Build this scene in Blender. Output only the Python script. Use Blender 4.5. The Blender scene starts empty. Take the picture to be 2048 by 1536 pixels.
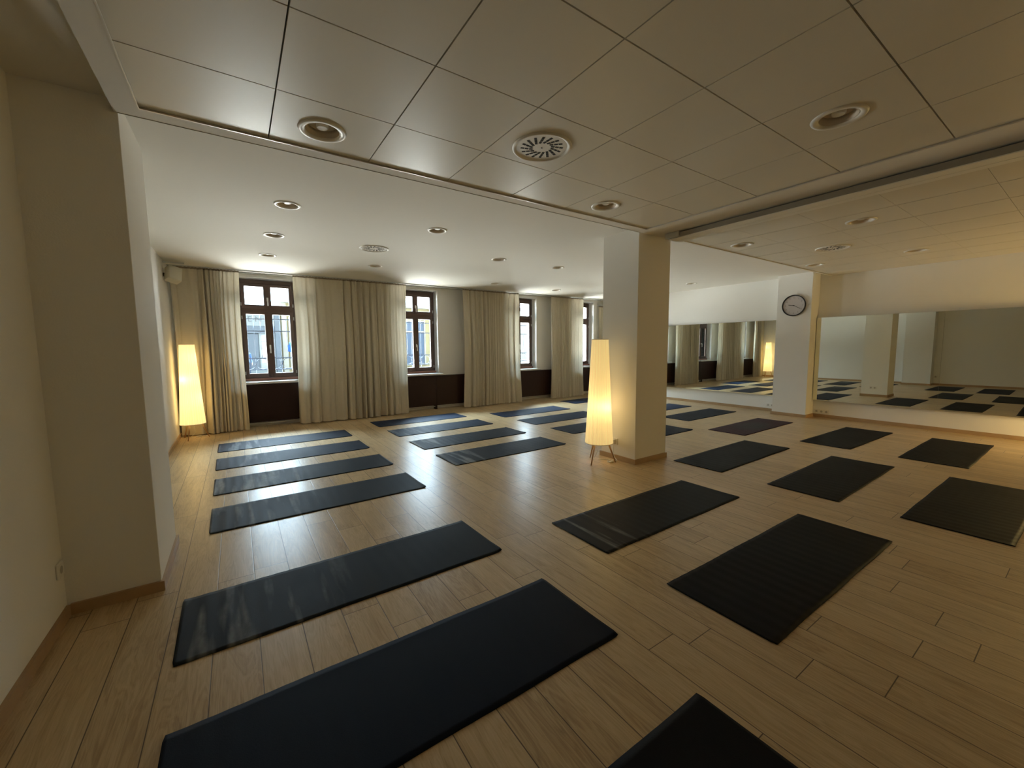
import bpy, bmesh, math, random
from mathutils import Vector, Matrix
random.seed(7)
S = bpy.context.scene
C = S.collection
PI = math.pi

# ------------------------------------------------------------------ camera
H_CAM = 1.46442
cam_d = bpy.data.cameras.new('camera'); cam = bpy.data.objects.new('camera', cam_d); C.objects.link(cam)
cam_d.sensor_fit = 'HORIZONTAL'; cam_d.sensor_width = 36.0
cam_d.lens = 811.0677 / 2048 * 36.0
cam_d.clip_start = 0.05; cam_d.clip_end = 200
right = Vector((0.82764842, -0.56117428, -0.00902859))
down = Vector((-0.0593016, -0.07144178, -0.99568037))
fwd = Vector((0.5581052, 0.82460869, -0.09240721))
m3 = Matrix((right, -down, -fwd)).transposed()
cam.matrix_world = Matrix.Translation((0, 0, H_CAM)) @ m3.to_4x4()
S.camera = cam

# ------------------------------------------------------------------ world, exposure
SKY_HIGH, SKY_LOW, STREET, BACK = 200.0, 26.0, 105.0, 3.0
# An overcast-bright street: bright high sky, thin dull band low over the roofs, a glow added below the
# horizon across the street to light the ceiling, and a dull sky on the side of our own building.
w = bpy.data.worlds.new('sky'); S.world = w; w.use_nodes = True
_n = w.node_tree.nodes; _l = w.node_tree.links
bg = _n['Background']
_tc = _n.new('ShaderNodeTexCoord'); _sp = _n.new('ShaderNodeSeparateXYZ'); _l.new(_tc.outputs['Generated'], _sp.inputs[0])
def _map(src, a, b, c, d):
    r = _n.new('ShaderNodeMapRange'); r.interpolation_type = 'SMOOTHSTEP'
    for k, v in zip(('From Min', 'From Max', 'To Min', 'To Max'), (a, b, c, d)):
        if isinstance(v, (int, float)): r.inputs[k].default_value = v
        else: _l.new(v, r.inputs[k])
    _l.new(src, r.inputs['Value']); return r.outputs[0]
_up = _map(_sp.outputs['Z'], 0.42, 0.72, SKY_LOW, SKY_HIGH)
_near = _map(_sp.outputs['Z'], -0.50, -0.22, 22.0, STREET)     # added glow, dimmed straight below so it reaches deeper along the ceiling
_all = _map(_sp.outputs['Z'], -0.10, -0.02, _near, _up)
_l.new(_map(_sp.outputs['Y'], 0.0, 0.05, BACK, _all), bg.inputs[1])
_cm = _n.new('ShaderNodeMix'); _cm.data_type = 'RGBA'
_cm.inputs['A'].default_value = (0.98, 0.96, 0.90, 1); _cm.inputs['B'].default_value = (0.66, 0.84, 1.0, 1)
_l.new(_map(_sp.outputs['Z'], -0.12, 0.0, 0.0, 1.0), _cm.inputs['Factor']); _l.new(_cm.outputs['Result'], bg.inputs[0])
S.view_settings.view_transform = 'Standard'; S.view_settings.look = 'None'
S.view_settings.exposure = 0.18; S.view_settings.gamma = 1.0
S.view_settings.use_curve_mapping = False
S.cycles.use_denoising = True
S.cycles.max_bounces = 10; S.cycles.diffuse_bounces = 6; S.cycles.glossy_bounces = 4
S.cycles.transparent_max_bounces = 12; S.cycles.transmission_bounces = 6
S.cycles.sample_clamp_indirect = 6.0
S.cycles.caustics_reflective = False; S.cycles.caustics_refractive = False

WIN = [0.555, 3.51, 6.45, 8.66]          # window centres along the far wall
WW, WZ0, WZ1 = 0.475, 0.84, 2.77         # half width, sill, head of the openings
YW, YF = 9.0, 9.2                        # face of the far wall, face of the window frames
for i, cx in enumerate(WIN):             # sky portals: they only guide sampling of the sky
    ld = bpy.data.lights.new('sky_portal', 'AREA'); ld.shape = 'RECTANGLE'
    ld.size = 2 * WW; ld.size_y = WZ1 - WZ0; ld.cycles.is_portal = True
    lo = bpy.data.objects.new('sky_portal', ld); C.objects.link(lo)
    lo.location = (cx, 9.5, (WZ0 + WZ1) / 2); lo.rotation_euler = (-PI / 2, 0, 0)

# ------------------------------------------------------------------ helpers
def tag(o, label=None, cat=None, group=None, kind=None):
    if label: o['label'] = label
    if cat: o['category'] = cat
    if group: o['group'] = group
    if kind: o['kind'] = kind
    return o
def obj(name, bm, mats, parent=None, smooth=False, loc=None):
    me = bpy.data.meshes.new(name)
    bm.normal_update(); bm.to_mesh(me); bm.free()
    if not isinstance(mats, (list, tuple)): mats = [mats]
    for m in mats: me.materials.append(m)
    if smooth:
        for p in me.polygons: p.use_smooth = True
    o = bpy.data.objects.new(name, me); C.objects.link(o)
    if parent: o.parent = parent
    if loc: o.location = loc
    return o
def empty(name, loc=(0, 0, 0), rz=0):
    o = bpy.data.objects.new(name, None); C.objects.link(o)
    o.location = loc; o.rotation_euler = (0, 0, rz); o.empty_display_size = 0.1
    return o
def copy_tree(o, parent=None):
    c = o.copy(); C.objects.link(c)
    if parent: c.parent = parent
    for ch in list(o.children): copy_tree(ch, c)
    return c
def box(bm, x0, x1, y0, y1, z0, z1, bev=0, mi=0):
    vs = [bm.verts.new((x, y, z)) for x in (x0, x1) for y in (y0, y1) for z in (z0, z1)]
    fs = []
    for idx in ((0, 1, 3, 2), (4, 6, 7, 5), (0, 4, 5, 1), (2, 3, 7, 6), (0, 2, 6, 4), (1, 5, 7, 3)):
        f = bm.faces.new([vs[i] for i in idx]); f.material_index = mi; fs.append(f)
    if bev:
        es = {e for f in fs for e in f.edges}
        bmesh.ops.bevel(bm, geom=list(es), offset=bev, segments=2, affect='EDGES', profile=0.5)
    return vs
def B(*a, **k):
    bm = bmesh.new(); box(bm, *a, **k); return bm
def lathe(bm, prof, seg=48, cen=(0, 0), mi=0, flip=False, rmod=None):
    rings = []
    for r, z in prof:
        ring = []
        for i in range(seg):
            a = 2 * PI * i / seg
            rr = r * (rmod(a) if rmod else 1)
            ring.append(bm.verts.new((cen[0] + rr * math.cos(a), cen[1] + rr * math.sin(a), z)))
        rings.append(ring)
    for a, b in zip(rings, rings[1:]):
        for i in range(seg):
            j = (i + 1) % seg
            q = (a[i], a[j], b[j], b[i])
            f = bm.faces.new(q[::-1] if flip else q); f.material_index = mi; f.smooth = True
    return rings
def cap(bm, ring, mi=0, flip=False):
    f = bm.faces.new(ring[::-1] if flip else ring); f.material_index = mi; return f
def tube(bm, pts, r, seg=8, r2=None, mi=0, close=True):
    """Tube of radius r (tapering to r2) along a list of points."""
    pts = [Vector(p) for p in pts]; n = len(pts); rings = []
    up = Vector((0, 0, 1))
    for i, p in enumerate(pts):
        d = (pts[min(i + 1, n - 1)] - pts[max(i - 1, 0)]).normalized()
        ref = up if abs(d.dot(up)) < 0.95 else Vector((1, 0, 0))
        u = d.cross(ref).normalized(); v = d.cross(u).normalized()
        rr = r if r2 is None else r + (r2 - r) * i / (n - 1)
        rings.append([bm.verts.new(p + u * rr * math.cos(2 * PI * k / seg) + v * rr * math.sin(2 * PI * k / seg)) for k in range(seg)])
    for a, b in zip(rings, rings[1:]):
        for k in range(seg):
            f = bm.faces.new((a[k], a[(k + 1) % seg], b[(k + 1) % seg], b[k])); f.smooth = True; f.material_index = mi
    if close:
        f = bm.faces.new(rings[0][::-1]); f.material_index = mi
        f = bm.faces.new(rings[-1]); f.material_index = mi
def spline(pts, n=8):
    P = [Vector(p) for p in pts]; P = [P[0]] + P + [P[-1]]; out = []
    for i in range(1, len(P) - 2):
        for k in range(n):
            t = k / n
            a, b, c, d = P[i - 1], P[i], P[i + 1], P[i + 2]
            out.append(0.5 * ((2 * b) + (c - a) * t + (2 * a - 5 * b + 4 * c - d) * t * t + (3 * b - a - 3 * c + d) * t ** 3))
    out.append(P[-2]); return out
def boolean_cut(o, cutter_bm):
    """Cut the cutter's volume out of o for good; the cutter is deleted again."""
    cut = obj('cutter', cutter_bm, [])
    md = o.modifiers.new('cut', 'BOOLEAN'); md.object = cut; md.operation = 'DIFFERENCE'; md.solver = 'EXACT'
    bpy.context.view_layer.update()
    me = bpy.data.meshes.new_from_object(o.evaluated_get(bpy.context.evaluated_depsgraph_get()))
    o.modifiers.clear(); o.data = me
    bpy.data.objects.remove(cut)

# ------------------------------------------------------------------ materials
def mat(name, col, rough=0.6, metal=0.0, spec=0.5, bump=0.0, bscale=60, var=0.0, vscale=3.0, emit=None, es=0):
    m = bpy.data.materials.new(name); m.use_nodes = True
    nt = m.node_tree; p = nt.nodes['Principled BSDF']
    p.inputs['Base Color'].default_value = (*col, 1); p.inputs['Roughness'].default_value = rough
    p.inputs['Metallic'].default_value = metal; p.inputs['Specular IOR Level'].default_value = spec
    if emit: p.inputs['Emission Color'].default_value = (*emit, 1); p.inputs['Emission Strength'].default_value = es
    tc = nt.nodes.new('ShaderNodeTexCoord')
    if var:
        n = nt.nodes.new('ShaderNodeTexNoise'); n.inputs['Scale'].default_value = vscale; n.inputs['Detail'].default_value = 5
        nt.links.new(tc.outputs['Object'], n.inputs['Vector'])
        mx = nt.nodes.new('ShaderNodeMix'); mx.data_type = 'RGBA'
        mx.inputs['A'].default_value = (*[c * (1 - var) for c in col], 1)
        mx.inputs['B'].default_value = (*[min(1, c * (1 + var)) for c in col], 1)
        nt.links.new(n.outputs['Fac'], mx.inputs['Factor']); nt.links.new(mx.outputs['Result'], p.inputs['Base Color'])
    if bump:
        n = nt.nodes.new('ShaderNodeTexNoise'); n.inputs['Scale'].default_value = bscale; n.inputs['Detail'].default_value = 4
        nt.links.new(tc.outputs['Object'], n.inputs['Vector'])
        b = nt.nodes.new('ShaderNodeBump'); b.inputs['Strength'].default_value = bump; b.inputs['Distance'].default_value = 0.01
        nt.links.new(n.outputs['Fac'], b.inputs['Height']); nt.links.new(b.outputs['Normal'], p.inputs['Normal'])
    return m
M_WALL = mat('wall_paint', (0.86, 0.85, 0.81), 0.75, spec=0.3, bump=0.12, bscale=110, var=0.015)
M_CEIL = mat('ceiling_paint', (0.76, 0.735, 0.67), 0.8, spec=0.25, bump=0.05, bscale=60, var=0.02, vscale=1.2)
M_PANEL = mat('ceiling_panel_enamel', (0.70, 0.66, 0.56), 0.38, spec=0.5, bump=0.02, bscale=250, var=0.015)
M_TRIM = mat('ceiling_trim_metal', (0.78, 0.76, 0.72), 0.3, metal=0.5)
M_GAP = mat('ceiling_gap', (0.10, 0.09, 0.07), 0.9)
M_SEAM = mat('ceiling_seam', (0.34, 0.31, 0.25), 0.9)
M_CASE_SHADE = mat('screen_casing_shaded', (0.33, 0.30, 0.24), 0.6)  # darker colour carries the shade on the casing's unlit side
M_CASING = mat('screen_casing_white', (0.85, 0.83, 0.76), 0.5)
M_OAKTRIM = mat('oak_baseboard', (0.42, 0.28, 0.15), 0.45, var=0.15, vscale=8)
M_BROWN = mat('dark_brown_veneer', (0.022, 0.0065, 0.0045), 0.5, spec=0.3, var=0.25, vscale=2)
M_FRAME = mat('brown_window_timber', (0.075, 0.040, 0.028), 0.45, var=0.2, vscale=6)
M_SILL = mat('pale_sill', (0.72, 0.72, 0.70), 0.25)
M_SILL_REFLECT = mat('sill_frame_reflection', (0.26, 0.12, 0.09), 0.3)  # reddish colour standing in for the frame's reflection in the sill
M_WHITE = mat('white_plastic', (0.80, 0.78, 0.72), 0.4)
M_GREYW = mat('grey_white_metal', (0.62, 0.64, 0.62), 0.45)
M_OUT = mat('outlet_recess', (0.45, 0.43, 0.38), 0.5)
M_BLACK = mat('black_plastic', (0.012, 0.012, 0.013), 0.35)
M_DIAL = mat('clock_dial', (0.62, 0.58, 0.57), 0.6, bump=0.05)
M_NUM = mat('clock_numerals', (0.30, 0.28, 0.27), 0.6)
M_LEG = mat('beech_legs', (0.42, 0.25, 0.12), 0.5, var=0.15, vscale=20)
M_CORD = mat('white_cord', (0.75, 0.71, 0.62), 0.5)
M_DARKHOLE = mat('vent_void', (0.02, 0.018, 0.015), 0.9)
M_REFL = mat('downlight_reflector', (0.62, 0.54, 0.42), 0.4)
M_IRON = mat('wrought_iron', (0.03, 0.045, 0.07), 0.6)
M_HANDLE = mat('window_handle', (0.78, 0.76, 0.70), 0.35)
M_SPK = mat('speaker_cabinet', (0.66, 0.62, 0.50), 0.55, bump=0.08, bscale=400)

def wood_floor():
    m = bpy.data.materials.new('oak_plank_floor'); m.use_nodes = True
    nt = m.node_tree; N = nt.nodes; L = nt.links; p = N['Principled BSDF']
    tc = N.new('ShaderNodeTexCoord'); sep = N.new('ShaderNodeSeparateXYZ'); L.new(tc.outputs['Object'], sep.inputs[0])
    def mt(op, a, b=None, c=None):
        n = N.new('ShaderNodeMath'); n.operation = op
        for i, v in enumerate((a, b, c)):
            if v is None: continue
            if isinstance(v, (int, float)): n.inputs[i].default_value = v
            else: L.new(v, n.inputs[i])
        return n.outputs[0]
    PW, PL = 0.1935, 1.38
    xr = mt('DIVIDE', mt('ADD', sep.outputs['X'], 20 * PW - 0.0135), PW)
    row = mt('FLOOR', xr); fx = mt('FRACT', xr)
    wn = N.new('ShaderNodeTexWhiteNoise'); wn.noise_dimensions = '1D'; L.new(row, wn.inputs['W'])
    yr = mt('ADD', mt('DIVIDE', mt('ADD', sep.outputs['Y'], 30), PL), mt('MULTIPLY', wn.outputs['Value'], 7.3))
    pid = mt('FLOOR', yr); fy = mt('FRACT', yr)
    # grooves
    gx = mt('MINIMUM', fx, mt('SUBTRACT', 1.0, fx)); gx = mt('MULTIPLY', gx, PW)
    gy = mt('MINIMUM', fy, mt('SUBTRACT', 1.0, fy)); gy = mt('MULTIPLY', gy, PL)
    g = mt('MINIMUM', gx, gy)
    mr = N.new('ShaderNodeMapRange'); mr.interpolation_type = 'SMOOTHSTEP'
    mr.inputs['From Min'].default_value = 0.0006; mr.inputs['From Max'].default_value = 0.0034
    mr.inputs['To Min'].default_value = 0.0; mr.inputs['To Max'].default_value = 1.0
    L.new(g, mr.inputs['Value']); groove = mr.outputs[0]
    cmb = N.new('ShaderNodeCombineXYZ'); L.new(row, cmb.inputs[0]); L.new(pid, cmb.inputs[1])
    wn2 = N.new('ShaderNodeTexWhiteNoise'); wn2.noise_dimensions = '2D'; L.new(cmb.outputs[0], wn2.inputs['Vector'])
    # grain coordinates shifted per plank
    sx = mt('ADD', sep.outputs['X'], mt('MULTIPLY', wn2.outputs['Value'], 37.0))
    c2 = N.new('ShaderNodeCombineXYZ'); L.new(mt('MULTIPLY', sx, 9.0), c2.inputs[0]); L.new(mt('MULTIPLY', sep.outputs['Y'], 0.9), c2.inputs[1]); L.new(mt('MULTIPLY', wn2.outputs['Value'], 11.0), c2.inputs[2])
    n1 = N.new('ShaderNodeTexNoise'); n1.inputs['Scale'].default_value = 1.6; n1.inputs['Detail'].default_value = 6; n1.inputs['Distortion'].default_value = 1.2
    L.new(c2.outputs[0], n1.inputs['Vector'])
    rings = mt('FRACT', mt('MULTIPLY', n1.outputs['Fac'], 9.0))
    rings = mt('ABSOLUTE', mt('SUBTRACT', mt('MULTIPLY', rings, 2.0), 1.0))
    c3 = N.new('ShaderNodeCombineXYZ'); L.new(mt('MULTIPLY', sx, 160.0), c3.inputs[0]); L.new(mt('MULTIPLY', sep.outputs['Y'], 6.0), c3.inputs[1])
    n2 = N.new('ShaderNodeTexNoise'); n2.inputs['Scale'].default_value = 1.0; n2.inputs['Detail'].default_value = 3
    L.new(c3.outputs[0], n2.inputs['Vector'])
    n3 = N.new('ShaderNodeTexNoise'); n3.inputs['Scale'].default_value = 2.2; n3.inputs['Detail'].default_value = 3
    L.new(tc.outputs['Object'], n3.inputs['Vector'])
    fac = mt('ADD', mt('ADD', mt('MULTIPLY', rings, 0.15), mt('MULTIPLY', n1.outputs['Fac'], 0.45)), mt('ADD', mt('MULTIPLY', n2.outputs['Fac'], 0.35), mt('MULTIPLY', wn2.outputs['Value'], 0.14)))
    cr = N.new('ShaderNodeValToRGB'); L.new(fac, cr.inputs['Fac'])
    e = cr.color_ramp.elements; e[0].position = 0.32; e[0].color = (0.36, 0.24, 0.12, 1); e[1].position = 0.80; e[1].color = (0.67, 0.51, 0.31, 1)
    k = e.new(0.55); k.color = (0.545, 0.395, 0.215, 1)
    mg = N.new('ShaderNodeMix'); mg.data_type = 'RGBA'; mg.inputs['A'].default_value = (0.10, 0.06, 0.03, 1)
    L.new(groove, mg.inputs['Factor']); L.new(cr.outputs['Color'], mg.inputs['B']); L.new(mg.outputs['Result'], p.inputs['Base Color'])
    rr = mt('ADD', mt('MULTIPLY', n2.outputs['Fac'], 0.10), mt('ADD', mt('MULTIPLY', n3.outputs['Fac'], 0.10), 0.21)); L.new(rr, p.inputs['Roughness'])
    p.inputs['Specular IOR Level'].default_value = 0.5
    hgt = mt('ADD', mt('MULTIPLY', groove, 0.6), mt('ADD', mt('MULTIPLY', n2.outputs['Fac'], 0.10), mt('MULTIPLY', rings, 0.05)))
    b = N.new('ShaderNodeBump'); b.inputs['Strength'].default_value = 0.18; b.inputs['Distance'].default_value = 0.003
    L.new(hgt, b.inputs['Height']); L.new(b.outputs['Normal'], p.inputs['Normal'])
    return m
M_FLOOR = wood_floor()

def curtain_material():
    m = bpy.data.materials.new('beige_curtain_cloth'); m.use_nodes = True
    nt = m.node_tree; N = nt.nodes; L = nt.links; N.remove(N['Principled BSDF'])
    out = [n for n in N if n.type == 'OUTPUT_MATERIAL'][0]
    tc = N.new('ShaderNodeTexCoord'); n = N.new('ShaderNodeTexNoise'); n.inputs['Scale'].default_value = 30; L.new(tc.outputs['Object'], n.inputs['Vector'])
    mx = N.new('ShaderNodeMix'); mx.data_type = 'RGBA'; mx.inputs['A'].default_value = (0.61, 0.55, 0.43, 1); mx.inputs['B'].default_value = (0.67, 0.605, 0.475, 1)
    L.new(n.outputs['Fac'], mx.inputs['Factor'])
    d = N.new('ShaderNodeBsdfDiffuse'); t = N.new('ShaderNodeBsdfTranslucent'); s = N.new('ShaderNodeMixShader'); s.inputs[0].default_value = 0.17
    L.new(mx.outputs['Result'], d.inputs[0]); L.new(mx.outputs['Result'], t.inputs[0])
    L.new(d.outputs[0], s.inputs[1]); L.new(t.outputs[0], s.inputs[2]); L.new(s.outputs[0], out.inputs[0])
    return m
M_CURT = curtain_material()
def glass_material():
    m = bpy.data.materials.new('window_glass'); m.use_nodes = True
    nt = m.node_tree; N = nt.nodes; L = nt.links; N.remove(N['Principled BSDF'])
    out = [n for n in N if n.type == 'OUTPUT_MATERIAL'][0]
    t = N.new('ShaderNodeBsdfTransparent'); t.inputs[0].default_value = (0.93, 0.96, 0.96, 1)
    g = N.new('ShaderNodeBsdfGlossy'); g.inputs['Roughness'].default_value = 0.02
    f = N.new('ShaderNodeFresnel'); f.inputs[0].default_value = 1.3; s = N.new('ShaderNodeMixShader')
    L.new(f.outputs[0], s.inputs[0]); L.new(t.outputs[0], s.inputs[1]); L.new(g.outputs[0], s.inputs[2]); L.new(s.outputs[0], out.inputs[0])
    return m
M_GLASS = glass_material()
def mirror_material():
    m = bpy.data.materials.new('mirror_silvering'); m.use_nodes = True
    p = m.node_tree.nodes['Principled BSDF']; p.inputs['Metallic'].default_value = 1.0
    p.inputs['Base Color'].default_value = (0.80, 0.84, 0.80, 1); p.inputs['Roughness'].default_value = 0.0
    return m
M_MIRROR = mirror_material()
def shade_material(name, es):
    m = bpy.data.materials.new(name); m.use_nodes = True
    nt = m.node_tree; N = nt.nodes; L = nt.links; N.remove(N['Principled BSDF'])
    out = [n for n in N if n.type == 'OUTPUT_MATERIAL'][0]
    tc = N.new('ShaderNodeTexCoord')
    d = N.new('ShaderNodeBsdfDiffuse'); d.inputs[0].default_value = (0.80, 0.74, 0.60, 1)
    t = N.new('ShaderNodeBsdfTranslucent'); t.inputs[0].default_value = (0.85, 0.78, 0.60, 1)
    s = N.new('ShaderNodeMixShader'); s.inputs[0].default_value = 0.5
    e = N.new('ShaderNodeEmission'); e.inputs[0].default_value = (1.0, 0.73, 0.29, 1)
    sp_ = N.new('ShaderNodeSeparateXYZ'); L.new(tc.outputs['Object'], sp_.inputs[0])       # threads wound close and loose around the shade
    an = N.new('ShaderNodeMath'); an.operation = 'ARCTAN2'; L.new(sp_.outputs['Y'], an.inputs[0]); L.new(sp_.outputs['X'], an.inputs[1])
    cz = N.new('ShaderNodeCombineXYZ'); L.new(an.outputs[0], cz.inputs[0])
    th = N.new('ShaderNodeTexNoise'); th.inputs['Scale'].default_value = 14; th.inputs['Detail'].default_value = 4; th.inputs['Roughness'].default_value = 0.7; L.new(cz.outputs[0], th.inputs['Vector'])
    rm = N.new('ShaderNodeMapRange'); rm.inputs['From Min'].default_value = 0.30; rm.inputs['From Max'].default_value = 0.62; rm.inputs['To Min'].default_value = 0.62; rm.inputs['To Max'].default_value = 1.0; L.new(th.outputs['Fac'], rm.inputs['Value'])
    em = N.new('ShaderNodeMath'); em.operation = 'MULTIPLY'; em.inputs[1].default_value = es; L.new(rm.outputs[0], em.inputs[0]); L.new(em.outputs[0], e.inputs[1])
    for nd, cc in ((d, (0.80, 0.74, 0.60)), (t, (0.85, 0.76, 0.56))):
        vm = N.new('ShaderNodeVectorMath'); vm.operation = 'SCALE'; vm.inputs[0].default_value = cc; L.new(rm.outputs[0], vm.inputs['Scale']); L.new(vm.outputs[0], nd.inputs[0])
    a = N.new('ShaderNodeAddShader')
    L.new(d.outputs[0], s.inputs[1]); L.new(t.outputs[0], s.inputs[2]); L.new(s.outputs[0], a.inputs[0]); L.new(e.outputs[0], a.inputs[1]); L.new(a.outputs[0], out.inputs[0])
    return m
M_BULB = bpy.data.materials.new('lit_bulb'); M_BULB.use_nodes = True
_p = M_BULB.node_tree.nodes['Principled BSDF']; _p.inputs['Emission Color'].default_value = (1, 0.72, 0.36, 1); _p.inputs['Emission Strength'].default_value = 42

def yoga_material(name, base, streak=0.0, region=-0.35, end=0.9, tint=None):
    """Rubber with pale wear bands across the mat near its window end."""
    m = bpy.data.materials.new(name); m.use_nodes = True
    nt = m.node_tree; N = nt.nodes; L = nt.links; p = N['Principled BSDF']
    tc = N.new('ShaderNodeTexCoord'); oi = N.new('ShaderNodeObjectInfo')
    sep = N.new('ShaderNodeSeparateXYZ'); L.new(tc.outputs['Object'], sep.inputs[0])
    def mt(op, a, b=None):
        n = N.new('ShaderNodeMath'); n.operation = op
        for i, v in enumerate((a, b)):
            if v is None: continue
            if isinstance(v, (int, float)): n.inputs[i].default_value = v
            else: L.new(v, n.inputs[i])
        return n.outputs[0]
    c = N.new('ShaderNodeCombineXYZ'); L.new(mt('MULTIPLY', sep.outputs['X'], 11.0), c.inputs[0]); L.new(mt('MULTIPLY', sep.outputs['Y'], 1.1), c.inputs[1]); L.new(mt('MULTIPLY', oi.outputs['Random'], 60.0), c.inputs[2])
    n = N.new('ShaderNodeTexNoise'); n.inputs['Scale'].default_value = 1.0; n.inputs['Detail'].default_value = 2.5; L.new(c.outputs[0], n.inputs['Vector'])
    c2 = N.new('ShaderNodeCombineXYZ'); L.new(mt('MULTIPLY', sep.outputs['X'], 40.0), c2.inputs[0]); L.new(mt('MULTIPLY', sep.outputs['Y'], 18.0), c2.inputs[1]); L.new(mt('MULTIPLY', oi.outputs['Random'], 13.0), c2.inputs[2])
    n2 = N.new('ShaderNodeTexNoise'); n2.inputs['Detail'].default_value = 6; n2.inputs['Scale'].default_value = 1.0; L.new(c2.outputs[0], n2.inputs['Vector'])
    r1 = N.new('ShaderNodeMapRange'); r1.inputs['From Min'].default_value = 0.50; r1.inputs['From Max'].default_value = 0.64; L.new(n.outputs['Fac'], r1.inputs['Value'])
    r2 = N.new('ShaderNodeMapRange'); r2.inputs['From Min'].default_value = region; r2.inputs['From Max'].default_value = region + 0.25
    r2.inputs['To Min'].default_value = 1; r2.inputs['To Max'].default_value = 0.0; L.new(sep.outputs['X'], r2.inputs['Value'])
    mk = mt('MULTIPLY', mt('MULTIPLY', r1.outputs[0], r2.outputs[0]), mt('MULTIPLY', mt('ADD', n2.outputs['Fac'], 0.15), streak))
    nb = N.new('ShaderNodeTexNoise'); nb.inputs['Scale'].default_value = 2.5; nb.inputs['Detail'].default_value = 5; L.new(tc.outputs['Object'], nb.inputs['Vector'])
    mb = N.new('ShaderNodeMix'); mb.data_type = 'RGBA'
    mb.inputs['A'].default_value = (*[v * 0.8 for v in base], 1)
    mb.inputs['B'].default_value = (*(tint if tint else [v * 1.25 for v in base]), 1)
    if tint:   # a differently coloured worn patch in the middle
        gl = N.new('ShaderNodeVectorMath'); gl.operation = 'LENGTH'
        cc = N.new('ShaderNodeCombineXYZ'); L.new(sep.outputs['X'], cc.inputs[0]); L.new(mt('MULTIPLY', sep.outputs['Y'], 2.0), cc.inputs[1]); L.new(cc.outputs[0], gl.inputs[0])
        r3 = N.new('ShaderNodeMapRange'); r3.inputs['From Min'].default_value = 0.25; r3.inputs['From Max'].default_value = 0.6; r3.inputs['To Min'].default_value = 1; r3.inputs['To Max'].default_value = 0
        L.new(gl.outputs['Value'], r3.inputs['Value']); L.new(mt('MULTIPLY', r3.outputs[0], mt('ADD', nb.outputs['Fac'], 0.3)), mb.inputs['Factor'])
    else: L.new(nb.outputs['Fac'], mb.inputs['Factor'])
    ms = N.new('ShaderNodeMix'); ms.data_type = 'RGBA'; ms.inputs['B'].default_value = (0.27, 0.28, 0.28, 1)
    L.new(mk, ms.inputs['Factor']); L.new(mb.outputs['Result'], ms.inputs['A']); L.new(ms.outputs['Result'], p.inputs['Base Color'])
    L.new(mt('ADD', mt('MULTIPLY', nb.outputs['Fac'], 0.15), 0.48), p.inputs['Roughness']); p.inputs['Specular IOR Level'].default_value = 0.08
    n4 = N.new('ShaderNodeTexNoise'); n4.inputs['Scale'].default_value = 220; L.new(tc.outputs['Object'], n4.inputs['Vector'])
    b = N.new('ShaderNodeBump'); b.inputs['Strength'].default_value = 0.25; b.inputs['Distance'].default_value = 0.002
    L.new(n4.outputs['Fac'], b.inputs['Height']); L.new(b.outputs['Normal'], p.inputs['Normal'])
    return m
YM = {'c': yoga_material('mat_charcoal_worn', (0.016, 0.018, 0.021), 0.9, -0.25),
      'n': yoga_material('mat_navy', (0.007, 0.010, 0.019), 0.0),
      'v': yoga_material('mat_navy_worn', (0.015, 0.020, 0.030), 0.55, -0.45),
      'w': yoga_material('mat_charcoal_worn_end', (0.017, 0.019, 0.022), 1.0, -0.60),
      'k': yoga_material('mat_black', (0.0065, 0.0065, 0.0075), 0.0),
      'b': yoga_material('mat_blue', (0.018, 0.028, 0.055), 0.0),
      'p': yoga_material('mat_purple', (0.045, 0.018, 0.028), 0.0, tint=(0.035, 0.035, 0.036))}

# ================================================================== THE ROOM
XL, XR, YN = -0.86, 9.60, -3.0
ZC, ZB, ZP = 2.84, 2.76, 2.768
st = lambda o: tag(o, kind='structure')
st(obj('floor', B(XL - 0.2, XR + 0.2, YN - 0.2, 9.45, -0.1, 0.0), M_FLOOR))
st(obj('wall_left', B(XL - 0.2, XL, YN, 9.45, 0, 3.0), M_WALL))
st(obj('wall_near', B(XL - 0.2, XR + 0.2, YN - 0.2, YN, 0, 3.0), M_WALL))
st(obj('wall_right', B(XR, XR + 0.2, YN, 9.45, 0, 3.0), M_WALL))
bm = bmesh.new()   # far wall with four window openings
xs = [XL]
for cx in WIN: xs += [cx - WW, cx + WW]
xs.append(XR)
for i in range(0, len(xs), 2): box(bm, xs[i], xs[i + 1], YW, 9.45, 0, 3.0)
for cx in WIN:
    box(bm, cx - WW, cx + WW, YW, 9.45, 0, WZ0 - 0.035); box(bm, cx - WW, cx + WW, YW, 9.45, WZ1, 3.0)
st(obj('wall_far', bm, M_WALL))
# columns
st(obj('pillar', B(3.98, 4.585, 3.20, 3.755, 0, ZC + 0.05, bev=0.003), M_WALL))
st(obj('pillar', B(XL - 0.05, -0.46, 3.155, 3.87, 0, ZC + 0.05, bev=0.003), M_WALL))
st(obj('pillar', B(9.25, XR + 0.05, 3.32, 3.93, 0, ZC + 0.05, bev=0.003), M_WALL))
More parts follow.
